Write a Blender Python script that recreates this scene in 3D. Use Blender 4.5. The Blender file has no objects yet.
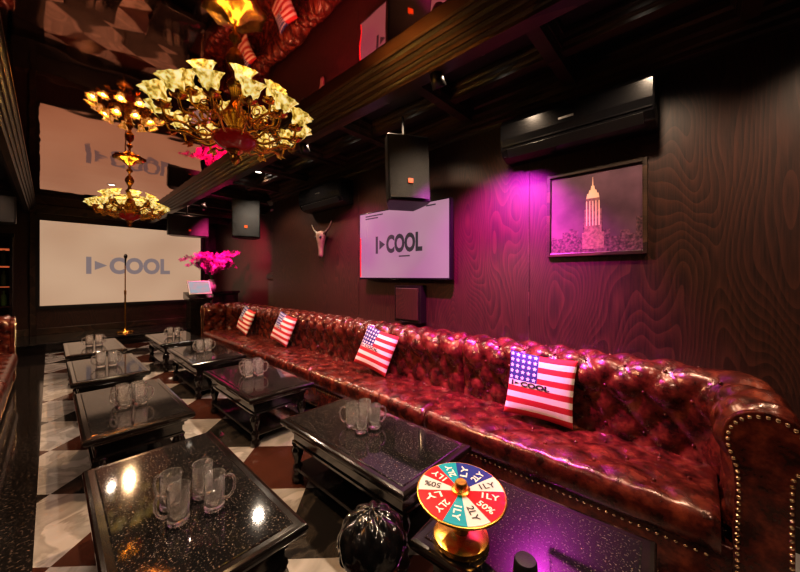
import bpy, bmesh, math, random
from math import sin, cos, pi, radians, sqrt, atan2
from mathutils import Vector, Matrix
random.seed(7)
scene = bpy.context.scene
COL = scene.collection

# ------------------------------------------------------------ materials
def nd(nt, t, **kw):
    n = nt.nodes.new(t)
    for k, v in kw.items():
        setattr(n, k, v)
    return n
def base_mat(name):
    m = bpy.data.materials.new(name); m.use_nodes = True
    nt = m.node_tree
    return m, nt, nt.nodes['Principled BSDF']
def c4(c): return (c[0], c[1], c[2], 1)
def pm(name, col, rough=.5, metal=0, emit=None, es=0, trans=0, coat=0, col2=None, nscale=8, bump=0, bscale=60, ior=1.5, spec=.5):
    m, nt, b = base_mat(name)
    b.inputs['Base Color'].default_value = c4(col)
    b.inputs['Roughness'].default_value = rough
    b.inputs['Metallic'].default_value = metal
    b.inputs['IOR'].default_value = ior
    b.inputs['Specular IOR Level'].default_value = spec
    b.inputs['Transmission Weight'].default_value = trans
    b.inputs['Coat Weight'].default_value = coat
    b.inputs['Coat Roughness'].default_value = .08
    if emit:
        b.inputs['Emission Color'].default_value = c4(emit)
        b.inputs['Emission Strength'].default_value = es
    tc = nd(nt, 'ShaderNodeTexCoord')
    if col2:
        n = nd(nt, 'ShaderNodeTexNoise'); n.inputs['Scale'].default_value = nscale; n.inputs['Detail'].default_value = 5
        r = nd(nt, 'ShaderNodeValToRGB')
        r.color_ramp.elements[0].position = .35; r.color_ramp.elements[0].color = c4(col)
        r.color_ramp.elements[1].position = .68; r.color_ramp.elements[1].color = c4(col2)
        nt.links.new(tc.outputs['Object'], n.inputs['Vector'])
        nt.links.new(n.outputs['Fac'], r.inputs['Fac'])
        nt.links.new(r.outputs['Color'], b.inputs['Base Color'])
    if bump:
        n = nd(nt, 'ShaderNodeTexNoise'); n.inputs['Scale'].default_value = bscale; n.inputs['Detail'].default_value = 3
        bp = nd(nt, 'ShaderNodeBump'); bp.inputs['Strength'].default_value = bump; bp.inputs['Distance'].default_value = .01
        nt.links.new(tc.outputs['Object'], n.inputs['Vector'])
        nt.links.new(n.outputs['Fac'], bp.inputs['Height'])
        nt.links.new(bp.outputs['Normal'], b.inputs['Normal'])
    return m

def ramp(nt, stops):
    r = nd(nt, 'ShaderNodeValToRGB'); cr = r.color_ramp
    cr.elements[0].position = stops[0][0]; cr.elements[0].color = c4(stops[0][1])
    cr.elements[1].position = stops[-1][0]; cr.elements[1].color = c4(stops[-1][1])
    for p, c in stops[1:-1]:
        e = cr.elements.new(p); e.color = c4(c)
    return r
def mth(nt, op, a, b=None):
    n = nd(nt, 'ShaderNodeMath', operation=op)
    for i, x in enumerate((a, b)):
        if x is None: continue
        if isinstance(x, (int, float)): n.inputs[i].default_value = x
        else: nt.links.new(x, n.inputs[i])
    return n.outputs[0]

def wood_mat(name, dark, light, rough=.32, vscale=(1, 1, .14), rings=26, gl=.2, nsc=1.5, mix=.5):
    m, nt, b = base_mat(name)
    tc = nd(nt, 'ShaderNodeTexCoord')
    mp = nd(nt, 'ShaderNodeMapping'); mp.inputs['Scale'].default_value = vscale
    nt.links.new(tc.outputs['Object'], mp.inputs['Vector'])
    n = nd(nt, 'ShaderNodeTexNoise'); n.inputs['Scale'].default_value = nsc; n.inputs['Detail'].default_value = 2.2; n.inputs['Roughness'].default_value = .4
    nt.links.new(mp.outputs[0], n.inputs['Vector'])
    s = mth(nt, 'FRACT', mth(nt, 'MULTIPLY', n.outputs['Fac'], rings))
    s = mth(nt, 'POWER', s, 2.0)
    mp2 = nd(nt, 'ShaderNodeMapping'); mp2.inputs['Scale'].default_value = tuple(60*x if x >= .9 else 3.5 for x in vscale)
    nt.links.new(tc.outputs['Object'], mp2.inputs['Vector'])
    n2 = nd(nt, 'ShaderNodeTexNoise'); n2.inputs['Scale'].default_value = 1.5; n2.inputs['Detail'].default_value = 3
    nt.links.new(mp2.outputs[0], n2.inputs['Vector'])
    f = mth(nt, 'ADD', mth(nt, 'MULTIPLY', s, mix), mth(nt, 'MULTIPLY', n2.outputs['Fac'], 1-mix))
    r = ramp(nt, [(.15, dark), (.85, light)])
    nt.links.new(f, r.inputs['Fac']); nt.links.new(r.outputs['Color'], b.inputs['Base Color'])
    b.inputs['Roughness'].default_value = rough
    b.inputs['Coat Weight'].default_value = gl; b.inputs['Coat Roughness'].default_value = .25
    bp = nd(nt, 'ShaderNodeBump'); bp.inputs['Strength'].default_value = .2; bp.inputs['Distance'].default_value = .003
    nt.links.new(n2.outputs['Fac'], bp.inputs['Height']); nt.links.new(bp.outputs['Normal'], b.inputs['Normal'])
    return m

M = {}
M['wall'] = wood_mat('dark_oak_veneer', (.009, .0036, .003), (.056, .018, .011), rough=.40, vscale=(1, 1, .28), rings=74, nsc=1.5, mix=.36, gl=.10)
M['beam'] = wood_mat('beam_wood', (.010, .006, .004), (.070, .036, .021), rough=.36, vscale=(1, .2, 1), rings=8, gl=.1)
M['ceil'] = pm('ceiling_dark', (.010, .007, .006), .5, col2=(.022, .014, .011), nscale=5)
M['lacq'] = pm('black_lacquer', (.006, .005, .005), .12, coat=.5, col2=(.013, .010, .009), nscale=6)
M['black'] = pm('black_plastic', (.011, .011, .012), .35, bump=.1, bscale=200)
M['blackgloss'] = pm('black_gloss', (.006, .006, .007), .16, coat=.3)
M['brass'] = pm('brass', (.82, .45, .10), .27, 1, bump=.15, bscale=30)
M['redglass'] = pm('red_glass', (.22, .004, .004), .12, coat=.6, emit=(.8, .02, .015), es=.05)
M['silver'] = pm('brushed_steel', (.5, .48, .46), .3, 1)
M['nail'] = pm('nailhead_brass', (.85, .62, .38), .25, 1)
M['bone'] = pm('bone', (.22, .14, .09), .6, col2=(.08, .045, .028), nscale=12, bump=.3, bscale=40)
M['horn'] = pm('horn', (.03, .02, .015), .3, col2=(.2, .14, .09), nscale=6)
M['glass'] = pm('mug_glass', (.98, .97, .97), .02, trans=.94, ior=1.45, spec=.9)
M['white'] = pm('white_enamel', (.66, .64, .62), .4)
M['red'] = pm('wheel_red', (.62, .012, .018), .25, coat=.2)
M['pearl'] = pm('wheel_white', (.58, .53, .54), .25, coat=.2)
M['teal'] = pm('wheel_teal', (.01, .26, .36), .25, coat=.2)
M['blue'] = pm('wheel_blue', (.015, .035, .22), .25, coat=.2)
M['ink'] = pm('ink', (.01, .01, .012), .5)
M['petal'] = pm('orchid_petal', (.40, .008, .22), .5, col2=(.58, .03, .38), nscale=20)
M['leaf'] = pm('leaf', (.03, .12, .03), .5)
M['vase'] = pm('vase', (.35, .30, .35), .2, coat=.5)

# leather
m, nt, b = base_mat('oxblood_leather')
tc = nd(nt, 'ShaderNodeTexCoord')
n = nd(nt, 'ShaderNodeTexNoise'); n.inputs['Scale'].default_value = 11; n.inputs['Detail'].default_value = 6; n.inputs['Roughness'].default_value = .65
r = ramp(nt, [(.34, (.009, .003, .002)), (.5, (.052, .009, .006)), (.72, (.145, .032, .016))])
nt.links.new(tc.outputs['Object'], n.inputs['Vector']); nt.links.new(n.outputs['Fac'], r.inputs['Fac'])
nt.links.new(r.outputs['Color'], b.inputs['Base Color'])
b.inputs['Roughness'].default_value = .27; b.inputs['Coat Weight'].default_value = .15; b.inputs['Coat Roughness'].default_value = .15
b.inputs['Specular Tint'].default_value = (1, .72, .62, 1)
v = nd(nt, 'ShaderNodeTexNoise'); v.inputs['Scale'].default_value = 45; v.inputs['Detail'].default_value = 4
bp = nd(nt, 'ShaderNodeBump'); bp.inputs['Strength'].default_value = .35; bp.inputs['Distance'].default_value = .006
nt.links.new(tc.outputs['Object'], v.inputs['Vector']); nt.links.new(v.outputs['Fac'], bp.inputs['Height']); nt.links.new(bp.outputs['Normal'], b.inputs['Normal'])
M['leather'] = m

# granite table inlay
m, nt, b = base_mat('black_granite')
tc = nd(nt, 'ShaderNodeTexCoord')
n = nd(nt, 'ShaderNodeTexNoise'); n.inputs['Scale'].default_value = 130; n.inputs['Detail'].default_value = 2
r = ramp(nt, [(.60, (.007, .007, .008)), (.74, (.17, .14, .12))])
nt.links.new(tc.outputs['Object'], n.inputs['Vector']); nt.links.new(n.outputs['Fac'], r.inputs['Fac'])
nt.links.new(r.outputs['Color'], b.inputs['Base Color'])
b.inputs['Roughness'].default_value = .06; b.inputs['Specular IOR Level'].default_value = .9
M['granite'] = m

# mirror film ceiling
m, nt, b = base_mat('mirror_film')
b.inputs['Metallic'].default_value = 1; b.inputs['Base Color'].default_value = (.58, .27, .18, 1); b.inputs['Roughness'].default_value = .03
tc = nd(nt, 'ShaderNodeTexCoord')
n = nd(nt, 'ShaderNodeTexNoise'); n.inputs['Scale'].default_value = 1.3; n.inputs['Detail'].default_value = 2
bp = nd(nt, 'ShaderNodeBump'); bp.inputs['Strength'].default_value = .10; bp.inputs['Distance'].default_value = .07
nt.links.new(tc.outputs['Object'], n.inputs['Vector']); nt.links.new(n.outputs['Fac'], bp.inputs['Height']); nt.links.new(bp.outputs['Normal'], b.inputs['Normal'])
M['mirror'] = m

# floor
m, nt, b = base_mat('marble_tiles')
tc = nd(nt, 'ShaderNodeTexCoord')
mp = nd(nt, 'ShaderNodeMapping'); mp.inputs['Rotation'].default_value = (0, 0, pi/4)
nt.links.new(tc.outputs['Object'], mp.inputs['Vector'])
ck = nd(nt, 'ShaderNodeTexChecker'); ck.inputs['Scale'].default_value = 1.75
nt.links.new(mp.outputs[0], ck.inputs['Vector'])
n = nd(nt, 'ShaderNodeTexNoise'); n.inputs['Scale'].default_value = 3; n.inputs['Detail'].default_value = 8; n.inputs['Distortion'].default_value = 1.5
nt.links.new(tc.outputs['Object'], n.inputs['Vector'])
r1 = ramp(nt, [(.3, (.31, .29, .28)), (.5, (.21, .20, .19)), (.56, (.34, .32, .31))])
r2 = ramp(nt, [(.3, (.008, .008, .008)), (.5, (.035, .03, .026)), (.56, (.012, .011, .011))])
nt.links.new(n.outputs['Fac'], r1.inputs['Fac']); nt.links.new(n.outputs['Fac'], r2.inputs['Fac'])
ck2 = nd(nt, 'ShaderNodeTexChecker'); ck2.inputs['Scale'].default_value = .875
ck2.inputs['Color1'].default_value = (.05, .018, .012, 1)
nt.links.new(mp.outputs[0], ck2.inputs['Vector']); nt.links.new(r2.outputs['Color'], ck2.inputs['Color2'])
nt.links.new(r1.outputs['Color'], ck.inputs['Color1']); nt.links.new(ck2.outputs['Color'], ck.inputs['Color2'])
sx = nd(nt, 'ShaderNodeSeparateXYZ'); nt.links.new(tc.outputs['Object'], sx.inputs[0])
msk = mth(nt, 'GREATER_THAN', sx.outputs['X'], -.06)
sp = nd(nt, 'ShaderNodeTexNoise'); sp.inputs['Scale'].default_value = 60
nt.links.new(tc.outputs['Object'], sp.inputs['Vector'])
r3 = ramp(nt, [(.55, (.009, .008, .008)), (.7, (.08, .06, .05))]); nt.links.new(sp.outputs['Fac'], r3.inputs['Fac'])
mx = nd(nt, 'ShaderNodeMix', data_type='RGBA')
nt.links.new(msk, mx.inputs[0]); nt.links.new(r3.outputs['Color'], mx.inputs[6]); nt.links.new(ck.outputs['Color'], mx.inputs[7])
nt.links.new(mx.outputs[2], b.inputs['Base Color']); b.inputs['Roughness'].default_value = .08; b.inputs['Specular IOR Level'].default_value = .7
M['floor'] = m

def emis(name, c1, s, c2=None, sc=1.5):
    m, nt, b = base_mat(name)
    b.inputs['Base Color'].default_value = (.02, .02, .02, 1); b.inputs['Roughness'].default_value = .25
    b.inputs['Emission Color'].default_value = c4(c1); b.inputs['Emission Strength'].default_value = s
    if c2:
        tc = nd(nt, 'ShaderNodeTexCoord'); n = nd(nt, 'ShaderNodeTexNoise'); n.inputs['Scale'].default_value = sc; n.inputs['Detail'].default_value = 1
        r = ramp(nt, [(.35, c1), (.65, c2)])
        nt.links.new(tc.outputs['Object'], n.inputs['Vector']); nt.links.new(n.outputs['Fac'], r.inputs['Fac']); nt.links.new(r.outputs['Color'], b.inputs['Emission Color'])
    return m
M['tvscreen'] = emis('tv_image', (.46, .24, .33), .62, (.42, .16, .31), 1.6)
M['tvtext'] = emis('tv_text', (.05, .035, .05), .5)
M['projscreen'] = emis('projection_image', (.58, .38, .25), .60, (.50, .31, .20), .8)
M['projtext'] = emis('projection_text', (.22, .17, .17), .65)
M['bulb'] = emis('bulb', (1, .62, .18), 75)
M['down'] = emis('downlight_lens', (1, .9, .75), 5)
M['tablet'] = emis('tablet_image', (.30, .42, .45), .6, (.5, .35, .38), 9)
M['warmglow'] = emis('warm_led', (1, .22, .08), .35)
M['artbg'] = pm('print_sky', (.050, .022, .036), .4, col2=(.11, .05, .075), nscale=4)
M['artcity'] = pm('print_city', (.02, .010, .014), .4, col2=(.13, .055, .07), nscale=60)
M['arttower'] = pm('print_tower', (.22, .10, .09), .4, col2=(.09, .04, .045), nscale=45)
M['arttop'] = pm('print_tower_lit', (.62, .34, .24), .4, emit=(1, .5, .3), es=.06)
# shade: veined amber-white glass, glowing
m, nt, b = base_mat('shade_glass')
tc = nd(nt, 'ShaderNodeTexCoord'); n = nd(nt, 'ShaderNodeTexNoise'); n.inputs['Scale'].default_value = 38; n.inputs['Detail'].default_value = 3
nt.links.new(tc.outputs['Object'], n.inputs['Vector'])
r = ramp(nt, [(.36, (.26, .15, .01)), (.5, (.80, .58, .14)), (.64, (1, .88, .46))])
nt.links.new(n.outputs['Fac'], r.inputs['Fac']); nt.links.new(r.outputs['Color'], b.inputs['Emission Color']); nt.links.new(r.outputs['Color'], b.inputs['Base Color'])
b.inputs['Emission Strength'].default_value = .55; b.inputs['Roughness'].default_value = .2; b.inputs['Coat Weight'].default_value = .5
M['shade'] = m

# flag fabric by UV
m, nt, b = base_mat('flag_fabric')
uv = nd(nt, 'ShaderNodeUVMap'); s_ = nd(nt, 'ShaderNodeSeparateXYZ'); nt.links.new(uv.outputs[0], s_.inputs[0])
U, V = s_.outputs['X'], s_.outputs['Y']
st = mth(nt, 'LESS_THAN', mth(nt, 'FRACT', mth(nt, 'MULTIPLY', V, 5.5)), .5)
rr = nd(nt, 'ShaderNodeMix', data_type='RGBA'); nt.links.new(st, rr.inputs[0])
rr.inputs[6].default_value = (.62, .52, .46, 1); rr.inputs[7].default_value = (.36, .011, .016, 1)
can = mth(nt, 'MULTIPLY', mth(nt, 'LESS_THAN', U, .46), mth(nt, 'GREATER_THAN', V, .545))
fu = mth(nt, 'SUBTRACT', mth(nt, 'FRACT', mth(nt, 'MULTIPLY', U, 11)), .5)
fv = mth(nt, 'SUBTRACT', mth(nt, 'FRACT', mth(nt, 'MULTIPLY', V, 11)), .5)
dd = mth(nt, 'ADD', mth(nt, 'MULTIPLY', fu, fu), mth(nt, 'MULTIPLY', fv, fv))
ang = mth(nt, 'ARCTAN2', fu, fv)
rad = mth(nt, 'ADD', mth(nt, 'MULTIPLY', mth(nt, 'COSINE', mth(nt, 'MULTIPLY', ang, 5)), .045), .065)
star = mth(nt, 'LESS_THAN', dd, rad)
cc = nd(nt, 'ShaderNodeMix', data_type='RGBA'); nt.links.new(star, cc.inputs[0])
cc.inputs[6].default_value = (.007, .018, .12, 1); cc.inputs[7].default_value = (.66, .58, .54, 1)
ff = nd(nt, 'ShaderNodeMix', data_type='RGBA'); nt.links.new(can, ff.inputs[0])
nt.links.new(rr.outputs[2], ff.inputs[6]); nt.links.new(cc.outputs[2], ff.inputs[7])
nt.links.new(ff.outputs[2], b.inputs['Base Color']); b.inputs['Roughness'].default_value = .75
M['flag'] = m

# ------------------------------------------------------------ geometry
class G:
    def __init__(s): s.v = []; s.f = []
    def add(s, vs, fs):
        o = len(s.v); s.v += [tuple(x) for x in vs]; s.f += [tuple(i + o for i in f) for f in fs]; return s
    def box(s, x0, x1, y0, y1, z0, z1):
        return s.add([(x0,y0,z0),(x1,y0,z0),(x1,y1,z0),(x0,y1,z0),(x0,y0,z1),(x1,y0,z1),(x1,y1,z1),(x0,y1,z1)],
                     [(3,2,1,0),(4,5,6,7),(0,1,5,4),(1,2,6,5),(2,3,7,6),(3,0,4,7)])
    def stack(s, levels, cx=0, cy=0):
        vs = []; fs = []
        for hx, hy, z in levels:
            vs += [(cx-hx,cy-hy,z),(cx+hx,cy-hy,z),(cx+hx,cy+hy,z),(cx-hx,cy+hy,z)]
        n = len(levels)
        for i in range(n-1):
            for k in range(4):
                a = i*4+k; b_ = i*4+(k+1)%4
                fs.append((a, b_, b_+4, a+4))
        fs.append((3,2,1,0)); fs.append(tuple((n-1)*4+k for k in range(4)))
        return s.add(vs, fs)
    def lathe(s, prof, seg=20, T=None, mod=None):
        vs = []; fs = []
        for (r, z) in prof:
            for k in range(seg):
                a = 2*pi*k/seg
                rr = r*(mod(a, z) if mod else 1)
                vs.append(Vector((rr*cos(a), rr*sin(a), z)))
        n = len(prof)
        for i in range(n-1):
            for k in range(seg):
                fs.append((i*seg+k, i*seg+(k+1)%seg, (i+1)*seg+(k+1)%seg, (i+1)*seg+k))
        if prof[0][0] > 1e-5: fs.append(tuple(reversed(range(seg))))
        if prof[-1][0] > 1e-5: fs.append(tuple((n-1)*seg+k for k in range(seg)))
        if T: vs = [T @ x for x in vs]
        return s.add(vs, fs)
    def tube(s, pts, radii, seg=8, cap=True):
        pts = [Vector(p) for p in pts]; n = len(pts)
        if not hasattr(radii, '__len__'): radii = [radii]*n
        vs = []; fs = []; prev = None
        for i, p in enumerate(pts):
            t = (pts[min(i+1, n-1)] - pts[max(i-1, 0)]).normalized()
            if prev is None:
                a = t.orthogonal().normalized()
            else:
                a = (prev - t*prev.dot(t)).normalized()
            prev = a; b_ = t.cross(a)
            for k in range(seg):
                th = 2*pi*k/seg
                vs.append(p + (a*cos(th) + b_*sin(th))*radii[i])
        for i in range(n-1):
            for k in range(seg):
                fs.append((i*seg+k, i*seg+(k+1)%seg, (i+1)*seg+(k+1)%seg, (i+1)*seg+k))
        if cap:
            fs.append(tuple(reversed(range(seg)))); fs.append(tuple((n-1)*seg+k for k in range(seg)))
        return s.add(vs, fs)
    def prism(s, poly, y0, y1, ax='y'):
        n = len(poly); vs = []
        for yy in (y0, y1):
            for a, b_ in poly:
                vs.append((a, yy, b_) if ax == 'y' else ((yy, a, b_) if ax == 'x' else (a, b_, yy)))
        fs = [(i, (i+1)%n, n+(i+1)%n, n+i) for i in range(n)]
        fs.append(tuple(reversed(range(n)))); fs.append(tuple(range(n, 2*n)))
        return s.add(vs, fs)
    def grid(s, fn, nu, nv):
        vs = [fn(i/nu, j/nv) for i in range(nu+1) for j in range(nv+1)]
        fs = [(i*(nv+1)+j, (i+1)*(nv+1)+j, (i+1)*(nv+1)+j+1, i*(nv+1)+j+1) for i in range(nu) for j in range(nv)]
        return s.add(vs, fs)
    def ball(s, c, r, seg=8, rings=5, sc=(1,1,1)):
        prof = [(r*sin(pi*i/rings), -r*cos(pi*i/rings)) for i in range(rings+1)]
        T = Matrix.Translation(c) @ Matrix.Diagonal((*sc, 1))
        return s.lathe(prof, seg, T)

def put(name, g, mat, parent=None, smooth=False, bevel=0, label=None, kind=None, weld=True, auto=None):
    me = bpy.data.meshes.new(name)
    me.from_pydata(g.v, [], g.f)
    bm = bmesh.new(); bm.from_mesh(me)
    if weld: bmesh.ops.remove_doubles(bm, verts=bm.verts, dist=1e-5)
    bmesh.ops.recalc_face_normals(bm, faces=bm.faces)
    bm.to_mesh(me); bm.free()
    me.materials.append(M[mat] if isinstance(mat, str) else mat)
    if smooth:
        for p in me.polygons: p.use_smooth = True
        if auto:
            me.set_sharp_from_angle(angle=radians(auto))
    o = bpy.data.objects.new(name, me); COL.objects.link(o)
    if bevel:
        md = o.modifiers.new('Bevel', 'BEVEL'); md.width = bevel; md.segments = 2; md.limit_method = 'ANGLE'
    if parent: o.parent = parent
    if label: o['label'] = label
    if kind: o['kind'] = kind
    return o
def thing(name, label, cat, loc=(0,0,0), rot=(0,0,0), group=None):
    e = bpy.data.objects.new(name, None); COL.objects.link(e); e.empty_display_size = .1
    e.location = loc; e.rotation_euler = rot
    e['label'] = label; e['category'] = cat
    if group: e['group'] = group
    return e
def top(o, label, cat, group=None):
    o['label'] = label; o['category'] = cat
    if group: o['group'] = group
    return o
def dup(root, loc, rotz=None, label=None):
    def rec(o, par):
        c = o.copy(); COL.objects.link(c)
        if par: c.parent = par
        for ch in list(o.children): rec(ch, c)
        return c
    c = rec(root, None)
    c.location = loc
    if rotz is not None: c.rotation_euler = (0, 0, rotz)
    if label: c['label'] = label
    return c
def struct(name, g, mat, bevel=0, smooth=False):
    return put(name, g, mat, kind='structure', bevel=bevel, smooth=smooth)

def text_geo(body, height, width=None, bold=.03, fn=None, ext=.002):
    cu = bpy.data.curves.new('t', 'FONT'); cu.body = body; cu.size = 1; cu.offset = bold; cu.extrude = 0
    cu.resolution_u = 4
    o = bpy.data.objects.new('t', cu); COL.objects.link(o)
    bpy.context.view_layer.update()
    me = o.to_mesh()
    vs = [v.co.copy() for v in me.vertices]; fs = [tuple(p.vertices) for p in me.polygons]
    o.to_mesh_clear(); bpy.data.objects.remove(o)
    x0 = min(v.x for v in vs); x1 = max(v.x for v in vs); y0 = min(v.y for v in vs); y1 = max(v.y for v in vs)
    sy = height/(y1-y0); sx_ = (width/(x1-x0)) if width else sy
    g = G()
    g.add([fn((v.x-(x0+x1)/2)*sx_, (v.y-(y0+y1)/2)*sy) for v in vs], fs)
    return g
def logo_geo(w, h, fn):
    """I, triangle, COOL filling width w"""
    g = G()
    x0 = -w/2
    def q(a, b_, c, d): g.add([fn(a, c), fn(b_, c), fn(b_, d), fn(a, d)], [(0,1,2,3)])
    q(x0, x0+.055*w, -h/2, h/2)
    g.add([fn(x0+.09*w, -.27*h), fn(x0+.09*w, .27*h), fn(x0+.225*w, 0)], [(0,1,2)])
    cx = x0 + .25*w + .375*w
    t = text_geo('COOL', h*1.03, .75*w, .045, lambda a, b_: fn(a+cx, b_))
    g.add(t.v, t.f)
    return g

# ------------------------------------------------------------ room
H = 3.03; XW = 2.72; XL = -1.14; YF = 10.5; YB = -1.8; XA = 3.32
struct('floor', G().box(XL-.1, XA+.1, YB-.1, YF+.1, -.1, 0), 'floor')
struct('ceiling', G().box(XL-.1, XA+.1, YB-.1, YF+.1, H+.01, H+.15), 'ceil')
struct('ceiling', G().box(-.22, 1.62, YB, YF, H-.005, H+.012), 'mirror')
struct('wall_right', G().box(XW, XW+.1, YB, 5.62, 0, H+.01), 'wall')
struct('wall_alcove', G().box(XA, XA+.1, 5.62, YF, 0, H+.01), 'wall')
struct('wall_return', G().box(XW+.1, XA+.1, 5.52, 5.62, 0, H+.01), 'wall')
struct('wall_back', G().box(XL-.1, XA+.1, YF, YF+.1, 0, H+.01), 'wall')
struct('wall_left', G().box(XL-.1, XL, YB-.1, YF, 0, H+.01), 'wall')
struct('wall_front', G().box(XL, XA+.1, YB-.1, YB, 0, H+.01), 'wall')

def beam_prof(x0, x1, zt, zb, n=3, step=.025):
    dz = (zt-zb)/(n+.5); x = x0; z = zt
    L = [(x, z)]
    for i in range(n):
        z2 = z - dz*.6; L.append((x, z2)); L.append((x+step*.4, z2)); L.append((x+step*.6, z-dz*.8)); x += step; z -= dz; L.append((x, z))
    L.append((x, zb))
    R = [(x0+x1-a, b_) for a, b_ in reversed(L)]
    return L + R
struct('trim_1', G().prism(beam_prof(1.60, 1.90, H, 2.83, 4), YB, YF), 'beam')
struct('trim_2', G().prism(beam_prof(-.46, -.20, H, 2.83, 4), YB, YF), 'beam')
corn = [(XW, 2.80), (XW-.015, 2.80), (XW-.02, 2.83), (XW-.045, 2.84), (XW-.045, 2.87), (XW-.07, 2.88), (XW-.075, 2.92), (XW-.11, 2.93), (XW-.115, 2.98), (XW-.14, 2.99), (XW-.14, H+.005), (XW, H+.005)]
struct('trim_3', G().prism(corn, YB, 5.62), 'beam')
cb = [-1.1, -.2, .7, 1.55, 2.5, 3.4, 4.3, 5.2]
for i, y in enumerate(cb):
    pr = beam_prof(y-.075, y+.075, H+.005, 2.88, 2, .018)
    struct('trim_%d' % (4+i), G().prism(pr, 1.84, XW-.13, ax='x'), 'beam')
for i, y in enumerate([6.2, 7.3, 8.4, 9.5]):
    pr = beam_prof(y-.075, y+.075, H+.005, 2.88, 2, .018)
    struct('trim_%d' % (12+i), G().prism(pr, 1.84, XA, ax='x'), 'beam')
for i, y in enumerate([.7, 2.5, 4.3, 6.2, 8.4]):
    pr = beam_prof(y-.075, y+.075, H+.005, 2.88, 2, .018)
    struct('trim_%d' % (16+i), G().prism(pr, XL, -.44, ax='x'), 'beam')
struct('trim_21', G().box(XL, XA, YF-.10, YF, 2.84, H), 'beam', bevel=.02)
struct('trim_22', G().box(-.30, -.20, YF-.06, YF, .2, 2.84), 'beam', bevel=.01)
struct('trim_23', G().box(3.0, 3.14, YF-.09, YF, .2, 2.84), 'beam', bevel=.01)
for i, y in enumerate([-.55, 1.05, 3.25]):
    struct('trim_%d' % (24+i), G().box(XW-.004, XW, y-.006, y+.006, .1, 2.80), 'beam')
struct('trim_27', G().prism(beam_prof(2.20, 2.34, H+.005, 2.92, 2, .016), YB, 5.6), 'beam')
struct('baseboard_right', G().box(XW-.015, XW, YB, 5.5, 0, .14), 'beam', bevel=.005)
struct('baseboard_back', G().box(XL, XA, YF-.02, YF, .2, .34), 'beam', bevel=.005)

# pilaster with pedestal behind the sofa
g = G().stack([(.11,.12,0),(.11,.12,.12),(.10,.11,.14),(.10,.11,1.40),(.12,.13,1.43),(.125,.135,1.47),(.125,.135,1.50),(.10,.11,1.53),(.06,.07,1.55),(.06,.07,2.68),(.08,.09,2.71),(.08,.09,2.78),(.11,.12,2.84),(.12,.13,2.87)], 2.86, 5.79)
o = put('pilaster', g, 'beam', bevel=.004); top(o, 'dark wooden pilaster on a square pedestal behind the sofa', 'pillar')

# stage
st_ = thing('stage_platform', 'low black wooden stage below the projection screen', 'stage')
put('stage_body', G().box(XL+.01, XA-.01, 9.15, YF-.03, 0, .17), 'lacq', st_)
put('stage_top', G().box(XL+.01, XA-.01, 9.11, YF-.03, .17, .20), 'granite', st_, bevel=.006)

# ------------------------------------------------------------ projection screen
ps = thing('projection_screen', 'wide cream projection screen with grey lettering on the end wall', 'screen', (1.38, YF-.03, .77))
sx0, sx1, sz0, sz1 = -1.53, 1.54, .06, 1.92
put('screen_surface', G().box(sx0, sx1, -.012, .0, sz0, sz1), 'projscreen', ps)
g = G()
for a in ((sx0-.07, sx0, sz0-.07, sz1+.07), (sx1, sx1+.07, sz0-.07, sz1+.07), (sx0, sx1, sz0-.07, sz0), (sx0, sx1, sz1, sz1+.07)):
    g.box(a[0], a[1], -.03, .028, a[2], a[3])
put('screen_frame', g, 'black', ps)
put('lettering', logo_geo(1.62, .40, lambda a, b_: (a, -.016, b_+.96)), 'projtext', ps, label='grey projected lettering reading I COOL')

# ------------------------------------------------------------ television
tv = thing('television', 'large flat television showing a pale pink song screen with lettering', 'television', (XW, 2.42, 1.44))
put('bezel', G().box(-.12, -.06, -.67, .67, 0, .80), 'blackgloss', tv, bevel=.008)
put('screen', G().box(-.123, -.119, -.655, .655, .02, .785), 'tvscreen', tv)
put('wall_mount', G().box(-.07, -.002, -.15, .15, .2, .6), 'black', tv)
tf = lambda cx, cz: (lambda a, b_: (-.126, -(a+cx), b_+cz))
put('lettering', logo_geo(.70, .20, tf(-.02, .40)), 'tvtext', tv, label='dark lettering reading I COOL')
for (a, z, w) in ((-.55, .745, .30), (-.55, .715, .22), (.38, .745, .12), (.0, .25, .16)):
    f = tf(0, 0)
    put('caption_bar', G().add([f(a, z), f(a+w, z), f(a+w, z+.014), f(a, z+.014)], [(0,1,2,3)]), 'tvtext', tv)
put('status_stripe', G().box(-.1255, -.1235, .635, .65, .03, .5), 'red', tv)
eb = thing('equipment_box', 'dark wooden equipment box mounted below the television', 'box', (XW, 2.32, .98))
put('box_body', G().box(-.10, -.003, -.19, .19, 0, .40), 'lacq', eb, bevel=.006)
put('box_door', G().box(-.115, -.10, -.16, .16, .03, .37), 'wall', eb, bevel=.006)

# ------------------------------------------------------------ picture
pc = thing('framed_picture', 'square framed night photograph of a lit skyscraper tower', 'picture', (XW, .575, 1.63))
g = G()
for a in ((-.32, -.295, 0, .64), (.295, .32, 0, .64), (-.295, .295, 0, .025), (-.295, .295, .615, .64)):
    g.box(-.035, -.003, a[0], a[1], a[2], a[3])
put('picture_frame', g, 'beam', pc, bevel=.003)
put('print', G().box(-.02, -.006, -.295, .295, .025, .615), 'artbg', pc)
g = G()
fx = lambda a, z: (-.0215, -a, z)
x = -.295
while x < .29:
    w = random.uniform(.03, .06); hh = random.uniform(.10, .26)
    x2 = min(x+w, .295)
    g.add([fx(x, .025), fx(x2, .025), fx(x2, .025+hh), fx(x, .025+hh)], [(0,1,2,3)]); x = x2
put('city_skyline', g, 'artcity', pc)
fy = lambda a, z: (-.0225, -a, z)
g = G()
for (w, z0, z1) in ((.07, .05, .17), (.055, .17, .34), (.045, .34, .42)):
    g.add([fy(-w, z0), fy(w, z0), fy(w, z1), fy(-w, z1)], [(0,1,2,3)])
put('tower', g, 'arttower', pc)
g = G()
fz = lambda a, z: (-.0235, -a, z)
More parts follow.
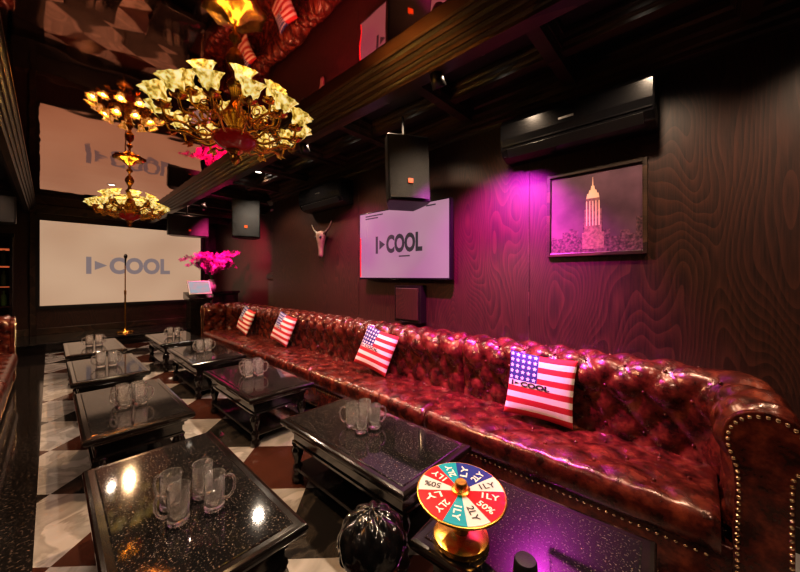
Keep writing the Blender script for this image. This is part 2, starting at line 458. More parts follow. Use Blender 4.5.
for (w0, w1, z0, z1) in ((.042, .036, .42, .455), (.028, .022, .455, .48), (.014, .010, .48, .51), (.004, .001, .51, .575)):
    g.add([fz(-w0, z0), fz(w0, z0), fz(w1, z1), fz(-w1, z1)], [(0,1,2,3)])
for k in range(-2, 3):
    g.add([fz(k*.02-.003, .22), fz(k*.02+.003, .22), fz(k*.02+.003, .40), fz(k*.02-.003, .40)], [(0,1,2,3)])
put('tower_top', g, 'arttop', pc, weld=False)

# ------------------------------------------------------------ air conditioners
def aircon(loc, lab):
    e = thing('air_conditioner', lab, 'air conditioner', loc, group='wall air conditioners')
    prof = [(0, 0), (-.10, 0), (-.18, .03), (-.215, .08), (-.225, .16), (-.22, .28), (-.20, .32), (0, .32)]
    put('housing', G().prism(prof, -.5, .5), 'blackgloss', e, bevel=.012)
    put('front_panel', G().prism([(-.222, .10), (-.232, .16), (-.228, .275), (-.224, .275), (-.224, .10)], -.485, .485), 'blackgloss', e)
    put('louver', G().prism([(-.185, .018), (-.222, .075), (-.215, .08), (-.178, .026)], -.44, .44), 'black', e)
    put('badge', G().box(-.2335, -.2315, -.05, .05, .185, .20), 'silver', e)
    return e
aircon((XW, .70, 2.42), 'long glossy black air conditioner high above the framed picture')
aircon((XW, 3.85, 2.42), 'glossy black air conditioner mounted above the animal skull')

# ------------------------------------------------------------ speakers
M['grille'] = pm('speaker_grille', (.016, .016, .018), .5, col2=(.026, .026, .026), nscale=80, bump=.5, bscale=300)
M['badge'] = pm('orange_badge', (.8, .12, .03), .4, emit=(.8, .12, .03), es=.1)
def speaker(loc, rot, w, h, d, lab, bracket):
    e = thing('loudspeaker', lab, 'speaker', loc, rot, group='hanging loudspeakers')
    poly = [(-w/2, -d/2), (w/2, -d/2), (w/2, -d/6), (w*.33, d/2), (-w*.33, d/2), (-w/2, -d/6)]
    put('cabinet', G().prism(poly, -h/2, h/2, ax='z'), 'black', e, bevel=.012)
    g = G(); g.grid(lambda u, v_: ((u-.5)*w*.92, -d/2-.004-.02*(1-(2*u-1)**2), (v_-.5)*h*.93), 10, 4)
    put('grille', g, M['grille'], e, smooth=True)
    zz = -h*.22
    put('badge', G().box(-.022, .022, -d/2-.034, -d/2-.024, zz-.02, zz+.02), M['badge'], e)
    g = G(); g.tube([(0, 0, h/2), (0, 0, h/2+bracket)], .014, 8)
    g.box(-.05, .05, -.05, .05, h/2, h/2+.015)
    g.tube([(-.05, 0, h/2+.01), (0, 0, h/2+.09), (.05, 0, h/2+.01)], .008, 6)
    put('hanging_bracket', g, 'black', e)
    return e
speaker((2.20, 1.98, 2.41), (radians(-6), 0, radians(-32)), .38, .60, .30, 'black loudspeaker hanging in front of the television wall', .31)
speaker((2.25, 5.60, 2.42), (0, 0, radians(-25)), .42, .62, .34, 'black loudspeaker hanging beside the wall pilaster', .30)
speaker((1.98, 8.0, 2.53), (0, 0, 0), .74, .42, .34, 'wide black loudspeaker hanging before the projection screen', .29)
speaker((-.58, 8.0, 2.51), (0, 0, 0), .44, .42, .34, 'black loudspeaker hanging above the display cabinet', .31)

# ------------------------------------------------------------ bull skull
bs = thing('animal_skull', 'bleached bull skull with curved dark horns hung on the wall', 'wall decoration', (XW-.01, 3.98, 1.98))
prof = [(.0, -.24), (.03, -.235), (.042, -.20), (.045, -.12), (.06, -.04), (.085, .04), (.09, .09), (.07, .13), (.0, .15)]
put('skull', G().lathe(prof, 14, Matrix.Translation((-.075, 0, 0)) @ Matrix.Diagonal((.75, 1, 1, 1))), 'bone', bs, smooth=True)
for sgn in (1, -1):
    put('eye_socket', G().ball((-.12, sgn*.055, .05), .02, 8, 5), 'ink', bs, smooth=True)
for sgn in (1, -1):
    pts = [(-.07, sgn*(.06+.19*t), .10 + .02*sin(t*3) + .16*t**2.5) for t in [i/8 for i in range(9)]]
    put('horn', G().tube(pts, [.028*(1-.85*i/8) for i in range(9)], 8), 'horn', bs, smooth=True)

# ------------------------------------------------------------ sofa
def catmull(P, n):
    out = []
    Q = [P[0]] + P + [P[-1]]
    for i in range(1, len(Q)-2):
        for k in range(n):
            t = k/n
            out.append(tuple(.5*((2*Q[i][j]) + (-Q[i-1][j]+Q[i+1][j])*t + (2*Q[i-1][j]-5*Q[i][j]+4*Q[i+1][j]-Q[i+2][j])*t*t + (-Q[i-1][j]+3*Q[i][j]-3*Q[i+1][j]+Q[i+2][j])*t**3) for j in range(2)))
    out.append(P[-1]); return out
PR = [(.03, .40), (.035, .52), (.035, .62), (.028, .70), (.008, .755), (-.002, .80), (.008, .86), (.055, .915), (.13, .935), (.20, .915), (.24, .86), (.250, .80), (.235, .74), (.205, .70), (.2, .5), (.2, .08)]
def resample(P, step):
    L = [0]
    for i in range(1, len(P)): L.append(L[-1] + math.dist(P[i], P[i-1]))
    n = max(2, int(L[-1]/step)); out = []
    j = 0
    for k in range(n+1):
        s = L[-1]*k/n
        while j < len(P)-2 and L[j+1] < s: j += 1
        t = (s-L[j])/(L[j+1]-L[j])
        out.append((P[j][0]+(P[j+1][0]-P[j][0])*t, P[j][1]+(P[j+1][1]-P[j][1])*t, s))
    return out
PRD = resample(catmull(PR, 6), .02)
def puff(s, t, p=.21, q=.26):
    a = s/p + t/q; b_ = s/p - t/q
    return (abs(sin(pi*a))*abs(sin(pi*b_)))**.45
def sofa(name, label, loc, rot, L, seams, step=.02):
    e = thing(name, label, 'sofa', loc, rot)
    xr = .52; ya = .28; r = .12
    path = []
    def seg(p0, p1, nrm):
        d = math.dist(p0, p1); n = max(1, int(d/step))
        for i in range(n): path.append((p0[0]+(p1[0]-p0[0])*i/n, p0[1]+(p1[1]-p0[1])*i/n, *nrm))
    seg((.05, ya), (xr-r, ya), (0, -1))
    i_c1 = len(path)
    for i in range(10):
        a = -pi/2 + pi/2*i/10
        path.append((xr-r+r*cos(a), ya+r+r*sin(a), cos(a), sin(a)))
    seg((xr, ya+r), (xr, L-ya-r), (1, 0))
    for i in range(10):
        a = pi/2*i/10
        path.append((xr-r+r*cos(a), L-ya-r+r*sin(a), cos(a), sin(a)))
    i_c2 = len(path)
    seg((xr-r, L-ya), (.05, L-ya), (0, 1)); path.append((.05, L-ya, 0, 1))
    S = [0]
    for i in range(1, len(path)): S.append(S[-1] + math.dist(path[i][:2], path[i-1][:2]))
    cuts = [0, i_c1]
    for y in seams:
        cuts.append(min(range(i_c1+10, i_c2-10), key=lambda i: abs(path[i][1]-y)))
    cuts += [i_c2, len(path)-1]
    npf = len(PRD)
    nrm = []
    for j in range(npf):
        a = PRD[max(j-1, 0)]; b_ = PRD[min(j+1, npf-1)]
        tx, tz = b_[0]-a[0], b_[1]-a[1]; l = math.hypot(tx, tz)
        nrm.append((-tz/l, tx/l))
    def surf(i, j, extra=0):
        px, py, nx, ny = path[i]; o_, z, t = PRD[j]; no, nz = nrm[j]
        w = 1 if t < .66 else max(0, 1-(t-.66)/.08)
        amp = .036*w
        ds = min(abs(S[i]-S[c]) for c in cuts)
        sm = min(1, ds/.03)
        dsp = amp*puff(S[i], t) * sm**.5 - .012*(1-sm) + extra
        O = o_ + no*dsp; Z = z + nz*dsp
        return (px+nx*O, py+ny*O, Z)
    for k in range(len(cuts)-1):
        a, b_ = cuts[k], cuts[k+1]
        g = G(); vs = []; fs = []
        for i in range(a, b_+1):
            for j in range(npf): vs.append(surf(i, j))
        w = b_-a
        for i in range(w):
            for j in range(npf-1):
                fs.append((i*npf+j, (i+1)*npf+j, (i+1)*npf+j+1, i*npf+j+1))
        g.add(vs, fs)
        p, q = .21, .26
        for m_ in range(-60, 200):
            for n_ in range(-60, 200):
                s = p*(m_+n_)/2; t = q*(m_-n_)/2
                if t < .06 or t > .70 or s < S[a]+.04 or s > S[b_]-.04: continue
                i = min(range(a, b_+1), key=lambda i: abs(S[i]-s)); j = min(range(npf), key=lambda j: abs(PRD[j][2]-t))
                g.ball(surf(i, j, .004), .011, 7, 4)
        put('armrest' if k in (0, len(cuts)-2) else 'backrest', g, 'leather', e, smooth=True, weld=False)
    ys = [ya] + list(seams) + [L-ya]
    SP = resample(catmull([(.03, .29), (.0, .31), (-.012, .36), (-.008, .42), (.025, .462), (.08, .475), (.20, .478), (.35, .472), (.56, .46)], 6), .018)
    for k in range(len(ys)-1):
        y0, y1 = ys[k]+.004, ys[k+1]-.004
        n = int((y1-y0)/step)
        g = G(); vs = []; fs = []; m_ = len(SP)
        for i in range(n+1):
            y = y0 + (y1-y0)*i/n
            ed = min(y-y0, y1-y); rd = .03*max(0, 1-ed/.03)**2
            for j in range(m_):
                x, z, t = SP[j]
                w = max(0, min(1, (t-.17)/.06))
                ww = w * .020 * (puff(y, t, .26, .30)-1) * min(1, ed/.03)
                fr = max(0, 1-t/.2)
                vs.append((x + rd*fr, y, z + ww - rd))
        for i in range(n):
            for j in range(m_-1): fs.append((i*m_+j, (i+1)*m_+j, (i+1)*m_+j+1, i*m_+j+1))
        g.add(vs, fs)
        for a in (0, n):
            g.add([vs[a*m_+j] for j in range(m_)] + [(.56, vs[a*m_][1], .29)], [tuple(range(m_+1))])
        for mm in range(-60, 140):
            for nn in range(-60, 140):
                s = .26*(mm+nn)/2; t = .30*(mm-nn)/2
                if t < .24 or t > .62 or s < y0+.04 or s > y1-.04: continue
                j = min(range(m_), key=lambda j: abs(SP[j][2]-t))
                g.ball((SP[j][0], s, SP[j][1]-.016), .011, 7, 4)
        put('seat', g, 'leather', e, smooth=True, weld=False)
    put('base', G().box(.03, .70, .10, L-.10, .06, .33), 'leather', e, bevel=.01)
    outl = [(a, b_) for a, b_, _ in PRD if b_ > .1]
    poly = [(.03, .07)] + outl + [(.2, .07)]
    for sgn, yb in ((-1, ya), (1, L-ya)):
        P2 = [(yb + sgn*a, b_) for a, b_ in poly]
        g = G().prism(P2, .02, .06, ax='x')
        put('arm_panel', g, 'leather', e, bevel=.006)
    def nail(g, x, y, z):
        T = Matrix.Translation((x, y, z)) @ Matrix.Rotation(-pi/2, 4, 'Y')
        g.lathe([(.0085, 0), (.007, .003), (.004, .005), (0, .0055)], 7, T)
    for zz in (.085, .265):
        g = G(); y = .33
        while y < L-.33:
            nail(g, .0275, y, zz); y += .034
        put('nailhead_trim', g, 'nail', e, weld=False)
    for sgn, yb in ((-1, ya), (1, L-ya)):
        cx = .125; g = G()
        rs = resample([(yb+sgn*(cx+(a-cx)*.86), .5+(b_-.5)*.955) for a, b_ in poly], .026)
        for a, b_, _ in rs: nail(g, .019, a, b_)
        put('nailhead_trim', g, 'nail', e, weld=False)
    for (x, y) in ((.10, .16), (.62, .16), (.10, L/2), (.62, L/2), (.10, L-.16), (.62, L-.16)):
        put('foot', G().lathe([(.025, 0), (.04, .015), (.042, .035), (.03, .06)], 12, Matrix.Translation((x, y, 0))), 'lacq', e, smooth=True)
    return e
sofa('sofa', 'very long tufted oxblood leather chesterfield sofa with brass nailheads', (1.92, -.35, 0), (0, 0, 0), 7.35, (1.89, 3.50, 5.30))
sofa('sofa', 'tufted oxblood leather chesterfield sofa beside the checkered floor', (-.30, 6.95, 0), (0, 0, pi), 4.0, (2.0,), step=.03)

# ------------------------------------------------------------ cushions
def cushion(loc, rot, size, label):
    e = thing('cushion', label, 'cushion', loc, rot, group='flag cushions on the sofa')
    S_ = size/2; T = .07
    def shp(u, v_, sgn):
        x = u*S_*(1-.06*(1-v_*v_)); z = v_*S_*(1-.06*(1-u*u))
        th = T*((1-u**2)*(1-v_**2))**.42 if abs(u) < 1 and abs(v_) < 1 else 0
        return (x, sgn*th, z)
    N = 18
    verts = []; faces = []; uvs = []
    for sgn in (-1, 1):
        o_ = len(verts)
        for i in range(N+1):
            for j in range(N+1):
                u, v_ = -cos(pi*i/N), -cos(pi*j/N)
                verts.append(shp(u, v_, sgn)); uvs.append((u*.5+.5, v_*.5+.5))
        for i in range(N):
            for j in range(N):
                f = [o_+i*(N+1)+j, o_+(i+1)*(N+1)+j, o_+(i+1)*(N+1)+j+1, o_+i*(N+1)+j+1]
                faces.append(f if sgn < 0 else f[::-1])
    me = bpy.data.meshes.new('cover'); me.from_pydata(verts, [], faces)
    ul = me.uv_layers.new(name='UVMap')
    for p in me.polygons:
        p.use_smooth = True
        for li in p.loop_indices: ul.data[li].uv = uvs[me.loops[li].vertex_index]
    me.materials.append(M['flag'])
    o = bpy.data.objects.new('cover', me); COL.objects.link(o); o.parent = e
    def fn(a, b_):
        u = a/S_; v_ = b_/S_
        x, y, z = shp(u, v_, -1); return (x, y-.003, z)
    put('lettering', logo_geo(size*.60, size*.075, lambda a, b_: fn(a-size*.14, b_)), 'ink', e)
    return e
cr = lambda yaw, lean, roll: (radians(-lean), radians(roll), radians(-90+yaw))
def place_c(x, y, yaw, lean, roll, size, lab):
    z = .48 + size/2*cos(radians(lean))*(cos(radians(roll))+abs(sin(radians(roll)))*.85)
    cushion((x, y, z), cr(yaw, lean, roll), size, lab)
place_c(2.32, .82, 14, 14, 4, .44, 'square stars-and-stripes cushion nearly upright against the sofa back')
place_c(2.315, 2.48, 10, 20, 13, .42, 'square stars-and-stripes cushion tilted against the sofa back')
place_c(2.315, 4.46, 5, 18, 12, .42, 'square stars-and-stripes cushion tilted on the sofa near the skull')
place_c(2.315, 5.80, 0, 18, 12, .42, 'square stars-and-stripes cushion at the far end of the sofa')

# ------------------------------------------------------------ tables
TH = .45
def make_table(loc, L=1.2, W=.62, lab='black lacquer coffee table with granite top and lower shelf', rz=0):
    e = thing('coffee_table', lab, 'table', loc, (0, 0, rz), group='rows of black coffee tables')
    hx, hy = W/2, L/2
    put('tabletop', G().stack([(hx-.055,hy-.055,.372),(hx-.045,hy-.045,.378),(hx-.04,hy-.04,.392),(hx-.015,hy-.015,.400),(hx-.003,hy-.003,.412),(hx,hy,.424),(hx,hy,.438),(hx-.006,hy-.006,.446),(hx-.02,hy-.02,TH-.001)]), 'lacq', e, bevel=.002)
    put('granite_inlay', G().stack([(hx-.045,hy-.045,TH-.004),(hx-.045,hy-.045,TH+.001),(hx-.05,hy-.05,TH+.0025)]), 'granite', e)
    put('apron', G().stack([(hx-.07,hy-.07,.275),(hx-.06,hy-.06,.28),(hx-.06,hy-.06,.295),(hx-.07,hy-.07,.30),(hx-.07,hy-.07,.345),(hx-.06,hy-.06,.35),(hx-.06,hy-.06,.374)]), 'lacq', e)
    put('lower_shelf', G().stack([(hx-.08,hy-.08,.085),(hx-.07,hy-.07,.09),(hx-.065,hy-.065,.10),(hx-.07,hy-.07,.115)]), 'lacq', e)
    prof = [(.028, 0), (.040, .012), (.044, .03), (.034, .055), (.026, .075), (.036, .09), (.036, .115), (.022, .135), (.026, .16), (.040, .20), (.044, .235), (.034, .26), (.042, .28)]
    for sx_ in (-1, 1):
        for sy_ in (-1, 1):
            T = Matrix.Translation((sx_*(hx-.09), sy_*(hy-.09), 0))
            put('leg', G().lathe(prof, 12, T), 'lacq', e, smooth=True)
    return e
t0 = make_table((.425, 1.80, 0))
RX = 1.435
tabs = {'L1': (.425, 1.80)}
for k, (x, y) in {'L0': (.41, .13), 'L2': (.445, 3.42), 'L3': (.44, 5.00), 'L4': (.44, 6.57), 'R1': (RX, 1.62), 'R2': (RX, 3.35), 'R3': (RX, 4.95), 'R4': (RX, 6.55)}.items():
    dup(t0, (x, y, 0)); tabs[k] = (x, y)
make_table((1.28, .48, 0), .76, .60, 'black lacquer coffee table carrying the prize wheel', radians(4))

# ------------------------------------------------------------ mugs
def make_mug(loc, rz):
    e = thing('beer_mug', 'clear dimpled glass beer mug with handle on a black table', 'glass mug', loc, (0, 0, rz), group='empty glass beer mugs on the tables')
    mod = lambda a, z: 1 + (.035*cos(9*a) if .025 < z < .105 else 0)
    seg = 36
    outer = [(0, 0), (.036, 0), (.041, .006), (.041, .02), (.0385, .03), (.040, .06), (.0415, .10), (.041, .115), (.043, .15), (.042, .1525), (.040, .151)]
    inner = [(.0385, .115), (.036, .06), (.034, .028), (.028, .02), (0, .018)]
    vs = []; prof = outer + inner; n_o = len(outer)
    g = G()
    for i, (r_, z) in enumerate(prof):
        for k in range(seg):
            a = 2*pi*k/seg; rr = r_*(mod(a, z) if i < n_o else 1); vs.append((rr*cos(a), rr*sin(a), z))
    fs = [(i*seg+k, i*seg+(k+1) % seg, (i+1)*seg+(k+1) % seg, (i+1)*seg+k) for i in range(len(prof)-1) for k in range(seg)]
    g.add(vs, fs)
    put('mug_body', g, 'glass', e, smooth=True, auto=50)
    pts = [(.040, 0, .128), (.058, 0, .134), (.074, 0, .124), (.081, 0, .10), (.079, 0, .07), (.068, 0, .045), (.054, 0, .034), (.040, 0, .034)]
    put('handle', G().tube(pts, [.007]*8, 8), 'glass', e, smooth=True)
    return e
cl = {'L1': [(-.06, -.20, 2.8), (.07, -.22, -.4), (.06, -.09, .9), (-.06, -.07, 2.2)],
      'L2': [(-.05, -.12, 2.9), (.05, -.13, -.2), (-.05, .0, 2.4), (.05, -.01, .5)],
      'L3': [(-.05, -.05, 2.9), (.05, -.06, .1), (-.04, .06, 2.1), (.06, .05, .6)],
      'L4': [(-.05, -.05, 2.9), (.05, -.06, .1), (-.04, .06, 2.1), (.06, .05, .6)],
      'R1': [(-.04, .02, 3.0), (.06, .0, -.4), (-.03, .13, 2.4), (.07, .11, .6)],
      'R2': [(-.06, .02, 3.0), (.04, .0, -.3), (-.04, .12, 2.3), (.06, .11, .5)],
      'R3': [(-.06, .0, 3.0), (.04, .0, -.3), (-.04, .10, 2.3), (.06, .10, .5)],
      'R4': [(-.06, .0, 3.0), (.04, .0, -.3), (-.04, .10, 2.3)]}
mug0 = None
for k, lst in cl.items():
    tx, ty = tabs[k]
    for (dx, dy, rz) in lst:
        p = (tx+dx, ty+dy, TH+.003)
        if mug0 is None: mug0 = make_mug(p, rz)
        else: dup(mug0, p, rz)

# ------------------------------------------------------------ prize wheel
wh = thing('prize_wheel', 'tabletop prize wheel with bright coloured wedges on a gold base', 'game wheel', (1.09, .685, TH+.003), (0, 0, radians(-50)))
put('wheel_base', G().lathe([(.105, 0), (.108, .008), (.105, .022), (.09, .03), (.03, .034), (.022, .05), (.018, .16), (0, .16)], 32), 'brass', wh, smooth=True, auto=40)
T = Matrix.Translation((0, 0, .178)) @ Matrix.Rotation(radians(5), 4, 'X')
cols = ['pearl', 'blue', 'blue', 'teal', 'red', 'pearl', 'red', 'red', 'teal', 'pearl', 'red', 'red']
N = len(cols)
for k, c in enumerate(cols):
    vs = []; n = 5
    for z in (0, .012):
        vs.append(T @ Vector((0, 0, z)))
        for i in range(n+1):
            a = 2*pi*(k+i/n)/N; vs.append(T @ Vector((.165*cos(a), .165*sin(a), z)))
    m_ = n+2
    fs = [tuple(reversed(range(m_))), tuple(range(m_, 2*m_))] + [(i, (i+1) % m_, m_+(i+1) % m_, m_+i) for i in range(m_)]
    put('wheel_wedge', G().add(vs, fs), c, wh)
put('wheel_rim', G().tube([T @ Vector((.168*cos(2*pi*i/48), .168*sin(2*pi*i/48), .006)) for i in range(49)], .005, 8, cap=False), 'brass', wh, smooth=True)
put('hub', G().lathe([(.035, .012), (.036, .02), (.028, .024), (.024, .045), (.02, .05), (0, .05)], 20, T), 'brass', wh, smooth=True, auto=40)
words = ['1LY', '2LY', 'LY', '2LY', '1LY', '50%', 'LY', '2LY', '1LY', '2LY', '50%', '1LY']
for k, w_ in enumerate(words):
    a = 2*pi*(k+.5)/N
    R_ = T @ Matrix.Rotation(a, 4, 'Z')
    g = text_geo(w_, .028, .066, .02, lambda p, q, R_=R_: R_ @ Vector((.112+p, q, .0132)))
    put('lettering', g, 'ink' if cols[k] in ('pearl', 'yellow') else 'white', wh)

# ------------------------------------------------------------ stool + dice cup
so = thing('stool', 'small round stool with black tufted seat between the tables', 'stool', (.86, .945, 0))
def sfn(u, v_):
    a = 2*pi*u; j = int(round(v_*14))
    th = j/14*pi*.62
    rr = .126*sin(th)/sin(pi*.5) if th < pi/2 else .126*(1-.12*(th-pi/2))
    z = .44 + .11*cos(th)
    pf = (abs(sin(a*4+th*3))*abs(sin(a*4-th*3)))**.5
    k = 1 + .10*pf*(1 if j > 0 else 0)
    return (rr*k*cos(a), rr*k*sin(a), z + .02*pf*max(0, cos(th)) )
put('seat', G().grid(sfn, 96, 14), 'blackgloss', so, smooth=True)
put('pedestal', G().lathe([(.12, 0), (.12, .02), (.05, .04), (.03, .08), (.045, .16), (.03, .24), (.035, .34), (.09, .39), (.10, .405)], 20), 'blackgloss', so, smooth=True)
e = thing('dice_cup', 'small black leather dice cup upturned beside the prize wheel', 'cup', (1.06, .42, TH+.003))
put('cup_body', G().lathe([(.040, .0), (.045, .002), (.045, .008), (.042, .012), (.036, .09), (.032, .098), (.0, .10)], 24), 'black', e, smooth=True, auto=50)

# ------------------------------------------------------------ chandelier
def chandelier(loc, label):
    e = thing('chandelier', label, 'chandelier', loc, (0, 0, .2), group='brass flower chandeliers')
    put('ceiling_canopy', G().lathe([(.16, 0), (.165, -.015), (.13, -.03), (.07, -.045), (.05, -.07), (.02, -.09), (0, -.095)], 24, None, lambda a, z: 1+.08*cos(8*a)), 'brass', e, smooth=True)
    put('stem', G().lathe([(0, -.09), (.012, -.09), (.012, -.13), (.03, -.15), (.035, -.17), (.012, -.19), (.010, -.22), (.03, -.24), (.045, -.27), (.05, -.30), (.03, -.34), (.015, -.37), (.02, -.40), (.045, -.43), (.03, -.47), (.02, -.52), (.035, -.56), (.06, -.60), (.065, -.64), (.04, -.68), (.05, -.72), (.11, -.745), (0, -.745)], 16), 'brass', e, smooth=True)
    put('glass_bowl', G().lathe([(.115, -.735), (.125, -.745), (.11, -.775), (.08, -.80), (.045, -.815), (0, -.82)], 24, None, lambda a, z: 1+.03*cos(12*a)), 'redglass', e, smooth=True)
    put('finial', G().lathe([(.045, -.812), (.05, -.82), (.03, -.835), (.02, -.85), (.03, -.865), (.02, -.885), (0, -.905)], 14), 'brass', e, smooth=True)
    def tier(n, R, z0, zs, off, sc):
        for k in range(n):
            a = 2*pi*(k+off)/n; ca, sa = cos(a), sin(a)
            g = G()
            P = [(.04, z0), (.10, z0-.05), (R*.5, z0-.075), (R*.75, z0-.04), (R*.95, zs-.06), (R, zs)]
            C = catmull(P, 4)
            g.tube([(r_*ca, r_*sa, z) for r_, z in C], .007, 6)
            sp = []
            for i in range(14):
                t = i/13; rad_ = .042*(1-.75*t); th = t*2.6*pi
                sp.append(((R*.62+rad_*cos(th))*ca, (R*.62+rad_*cos(th))*sa, z0-.01+rad_*sin(th)))
            g.tube(sp, .004, 5)
            T = Matrix.Translation((R*ca, R*sa, zs))
            g.lathe([(0, -.02), (.012, -.015), (.03, -.005), (.042, .010), (.038, .010), (.012, .0), (0, 0)], 12, T, lambda q, z: 1+.15*cos(6*q))
            for q in (-.3, .3):
                b0 = Vector((R*.8*ca, R*.8*sa, z0-.03)); tip = b0 + Vector((ca*cos(q)-sa*sin(q), sa*cos(q)+ca*sin(q), -.5))*.07
                sd = Vector((-sa, ca, 0))*.018
                mid = (b0+tip)/2 + Vector((0, 0, -.01))
                g.add([b0, mid+sd, tip, mid-sd], [(0,1,2,3)])
            put('arm', g, 'brass', e, smooth=True, weld=False)
            tilt = T @ Matrix.Rotation(a, 4, 'Z') @ Matrix.Rotation(radians(24), 4, 'Y')
            s_ = sc
            pr = [(.016, .0), (.03, .012), (.042, .04), (.046, .065), (.058, .088), (.070, .100), (.068, .103), (.054, .090), (.042, .066), (.038, .04), (.026, .014), (0, .006)]
            pr = [(x*s_, z*s_) for x, z in pr]
            put('lamp_shade', G().lathe(pr, 32, tilt, lambda q, z, s_=s_: 1 + (.13*cos(8*q) if z > .085*s_ else (.05*cos(8*q) if z > .03*s_ else 0))), 'shade', e, smooth=True)
            put('bulb', G().ball(tilt @ Vector((0, 0, .065*s_)), .020*s_, 10, 7), 'bulb', e, smooth=True)
    tier(13, .345, -.70, -.68, 0, .92)
    tier(8, .22, -.59, -.55, .5, .88)
    return e
def light(kind, loc, energy, col, tgt=None, size=.05, angle=100, blend=.6, name='lamp'):
    l = bpy.data.lights.new(name, kind); l.energy = energy; l.color = col
    if kind in ('SPOT', 'POINT'): l.shadow_soft_size = size
    if kind == 'SPOT': l.spot_size = radians(angle); l.spot_blend = blend
    o = bpy.data.objects.new(name, l); COL.objects.link(o); o.location = loc
    if tgt:
        o.rotation_euler = (Vector(tgt)-Vector(loc)).to_track_quat('-Z', 'Y').to_euler()
    return o
def spot_down(x, y, z, e_):
    return light('SPOT', (x, y, z), e_, (1, .62, .32), (x, y, 0), .03, 168, .4)
c1 = chandelier((.73, 1.98, H-.005), 'ornate brass chandelier with glowing flower shades and red glass bowl')
dup(c1, (.71, 5.5, H-.005), .5, 'ornate brass flower chandelier hanging nearer the projection screen')
spot_down(.73, 1.98, 2.10, 100)
spot_down(.71, 5.5, 2.10, 85)

# ------------------------------------------------------------ lectern, flowers, mic stand
le = thing('lectern', 'dark wooden song-selection lectern near the stage', 'lectern', (2.12, 7.75, 0))
put('lectern_body', G().stack([(.22,.2,0),(.22,.2,.06),(.18,.16,.08),(.18,.16,.95),(.21,.19,.97),(.21,.19,1.0)]), 'lacq', le, bevel=.005)
put('lectern_top', G().prism([(-.22, 1.0), (.22, 1.0), (.22, 1.14), (-.22, 1.03)], -.22, .22, ax='x'), 'lacq', le)
tb = thing('touch_screen', 'tilted white-framed touch screen glowing on the lectern', 'screen', (2.13, 7.60, 1.11), (radians(-35), 0, 0))
put('screen_frame', G().box(-.21, .21, .0, .02, -.0, .33), 'white', tb, bevel=.006)
put('screen', G().box(-.19, .19, -.004, .0, .025, .305), 'tablet', tb)
sb = thing('side_cabinet', 'low dark wooden cabinet in the alcove carrying the flowers', 'cabinet', (2.70, 8.35, 0))
put('cabinet_body', G().stack([(.26,.5,0),(.26,.5,1.08),(.29,.53,1.10),(.29,.53,1.14)]), 'lacq', sb, bevel=.005)
for k in (-1, 1):
    put('door', G().box(-.275, -.26, k*.24-.22, k*.24+.22, .08, 1.02), 'beam', sb, bevel=.006)
fl = thing('flower_arrangement', 'magenta orchids in a pale vase on the dark cabinet', 'flowers', (2.48, 8.1, 1.14))
put('vase', G().lathe([(0, 0), (.07, 0), (.10, .06), (.11, .12), (.07, .2), (.06, .24), (.07, .26), (.06, .26), (.05, .22), (0, .2)], 18), 'vase', fl, smooth=True)
g = G(); gs = G()
for k in range(38):
    a = random.uniform(0, 2*pi); rr = random.uniform(.12, .66); hz = random.uniform(.42, .86)
    pts = [Vector((rr*t**1.3*cos(a), rr*t**1.3*sin(a), .22 + hz*(sin(t*1.9))*.75)) for t in [i/8 for i in range(9)]]
    gs.tube(pts, .004, 4)
    for i in range(3, 9):
        for rep in range(3):
            c = pts[i] + Vector([random.uniform(-.05, .05) for _ in range(3)])
            Rm = Matrix.Rotation(random.uniform(0, 6.28), 3, 'Z') @ Matrix.Rotation(random.uniform(-.9, .9)+pi/2, 3, 'X')
            for p in range(5):
                q = 2*pi*p/5; s = .05
                d1 = Rm @ Vector((cos(q), sin(q), .25))*s; d2 = Rm @ Vector((cos(q-.45), sin(q-.45), .05))*s*.7; d3 = Rm @ Vector((cos(q+.45), sin(q+.45), .05))*s*.7
                g.add([c, c+d2, c+d1, c+d3], [(0,1,2,3)])
put('blossoms', g, 'petal', fl, weld=False, kind='stuff'); put('stems', gs, 'leaf', fl, weld=False)
ms = thing('microphone_stand', 'slim brass microphone stand with round base on the stage', 'microphone stand', (1.165, 9.62, .20))
put('stand_base', G().lathe([(.15, 0), (.155, .012), (.14, .03), (.04, .045), (.03, .08), (0, .08)], 28), 'brass', ms, smooth=True, auto=40)
put('pole', G().lathe([(0, .07), (.016, .07), (.016, .85), (.022, .86), (.022, .95), (.011, .96), (.011, 1.52), (0, 1.52)], 12), 'brass', ms, smooth=True, auto=40)
put('microphone', G().tube([(0, .0, 1.52), (0, -.02, 1.58), (0, -.05, 1.68), (0, -.055, 1.70), (0, -.07, 1.745), (0, -.08, 1.775)], [.012, .014, .018, .032, .034, .015], 12), 'black', ms, smooth=True)

# display cabinet
dc = thing('display_cabinet', 'tall black display cabinet with warm-lit shelves beside the screen', 'cabinet', (-.78, 8.85, 0))
g = G(); w, h = .34, 2.15
g.box(-w, -w+.03, -.2, .2, 0, h).box(w-.03, w, -.2, .2, 0, h).box(-w, w, .17, .2, 0, h).box(-w-.01, w+.02, -.22, .2, h, h+.06).box(-w, w, -.2, .2, 0, .55)
put('cabinet_body', g, 'lacq', dc)
for i, z in enumerate((.95, 1.3, 1.65, 1.95)):
    put('shelf', G().box(-w+.03, w-.03, -.18, .17, z, z+.02), 'lacq', dc)
    put('light_strip', G().box(-w+.04, w-.04, .14, .165, z-.02, z-.002), 'warmglow', dc)
bp_ = [(0, 0), (.035, 0), (.037, .01), (.037, .15), (.03, .18), (.014, .2), (.013, .25), (.016, .255), (0, .255)]
M['bottle'] = pm('bottle_glass', (.05, .10, .03), .1, coat=.5)
b0 = None
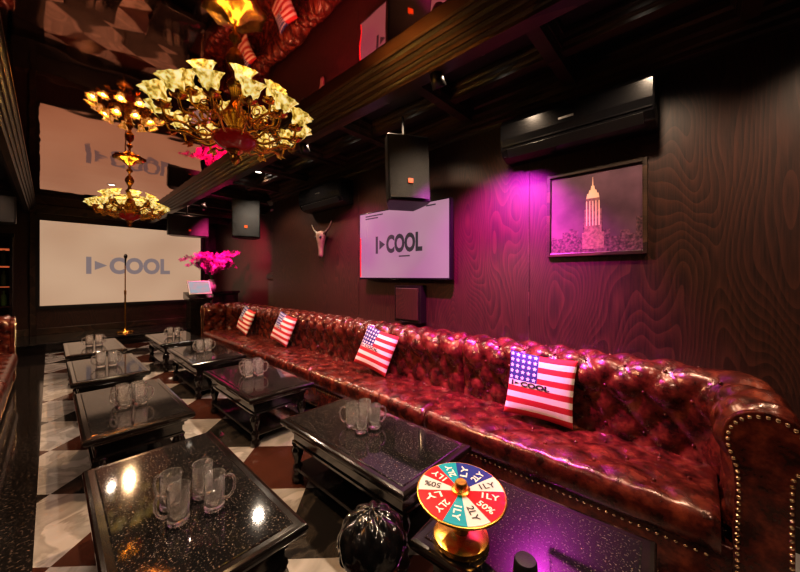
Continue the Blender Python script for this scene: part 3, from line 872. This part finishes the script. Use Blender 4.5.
for z in (.97, 1.32, 1.67):
    for i in range(5):
        p = (-.78-.24+i*.12, 8.80, z+.001)
        if b0 is None:
            b0 = put('bottle', G().lathe(bp_, 14), 'bottle', smooth=True); top(b0, 'dark glass bottle on the display cabinet shelf', 'bottle', 'bottles in the display cabinet'); b0.location = p
        else:
            c = b0.copy(); COL.objects.link(c); c.location = p

# ------------------------------------------------------------ lights
def downlight_and_fill(x, y, z, energy, col=(1, .78, .55), angle=120, tgt=None):  # one real lamp, the rest added to brighten the room
    e = thing('downlight_and_fill', 'small round recessed ceiling lamp, most of the set added as fill', 'ceiling light', (x, y, z), group='recessed ceiling downlights')
    put('trim_ring', G().lathe([(.045, 0), (.055, 0), (.055, -.006), (.042, -.008), (.042, -.002)], 20), 'silver', e, smooth=True)
    put('lens', G().lathe([(.042, -.001), (.04, -.004), (0, -.005)], 20), 'down', e)
    light('SPOT', (x, y, z-.02), energy, col, tgt or (x, y, 0), .05, angle)
for y in (-.65, .25, 1.12, 2.05, 2.95, 3.85):  # added fill spots, tucked out of view behind the main beam
    downlight_and_fill(2.02, y, H+.01, 85, (1, .74, .52), 125)
downlight_and_fill(2.12, 4.85, H+.01, 85, (1, .82, .64), 130)
for y in (6.75, 8.0, 9.0):  # further added fill along the same beam towards the stage
    downlight_and_fill(2.02, y, H+.01, 35, (1, .5, .38), 125)
for y in (-.9, 3.6, 7.3, 8.8):  # fill lamps added to the mirrored middle bay
    downlight_and_fill(.71, y, H-.005, 70, (1, .74, .55), 140)
for y in (1.5, 3.4, 5.2, 7.3):  # fill lamps added over the left side of the room
    downlight_and_fill(-.8, y, H+.01, 32, (1, .70, .50), 140)
def parlight(loc, tgt, energy, col, angle=70):
    e = thing('stage_spotlight', 'small black can spotlight fixed to the ceiling beam', 'spotlight', loc)
    d = (Vector(tgt)-Vector(loc)).normalized()
    R_ = d.to_track_quat('-Z', 'Y').to_matrix().to_4x4()
    put('lamp_can', G().lathe([(0, .10), (.04, .10), (.05, .0), (.045, 0), (.035, .09), (0, .09)], 16, R_), 'black', e, smooth=True)
    put('yoke', G().tube([(0, 0, .06), (0, 0, 2.88-loc[2])], .008, 6), 'black', e)
    light('SPOT', Vector(loc)+d*.02, energy, col, tgt, .03, angle, .9)
parlight((1.80, 1.30, 2.76), (2.72, 1.28, 1.20), 800, (.78, .04, .66), 80)
parlight((1.80, 3.0, 2.76), (2.72, 3.3, 1.0), 260, (.80, .05, .52), 90)
parlight((2.0, 6.9, 2.76), (3.3, 8.2, 1.5), 420, (1, .06, .30), 90)

w = bpy.data.worlds.new('world'); scene.world = w; w.use_nodes = True
w.node_tree.nodes['Background'].inputs[0].default_value = (.25, .16, .14, 1); w.node_tree.nodes['Background'].inputs[1].default_value = .1

cam = bpy.data.cameras.new('camera'); cam.sensor_width = 36; cam.lens = 36*324/800; cam.shift_y = -.0125; cam.clip_start = .02
co = bpy.data.objects.new('camera', cam); COL.objects.link(co)
co.location = (0, 0, 1.48); co.rotation_euler = (radians(90), 0, -math.atan(350/324))
scene.camera = co
scene.view_settings.view_transform = 'Standard'
try: scene.view_settings.look = 'Medium High Contrast'
except Exception: pass
scene.view_settings.exposure = .45
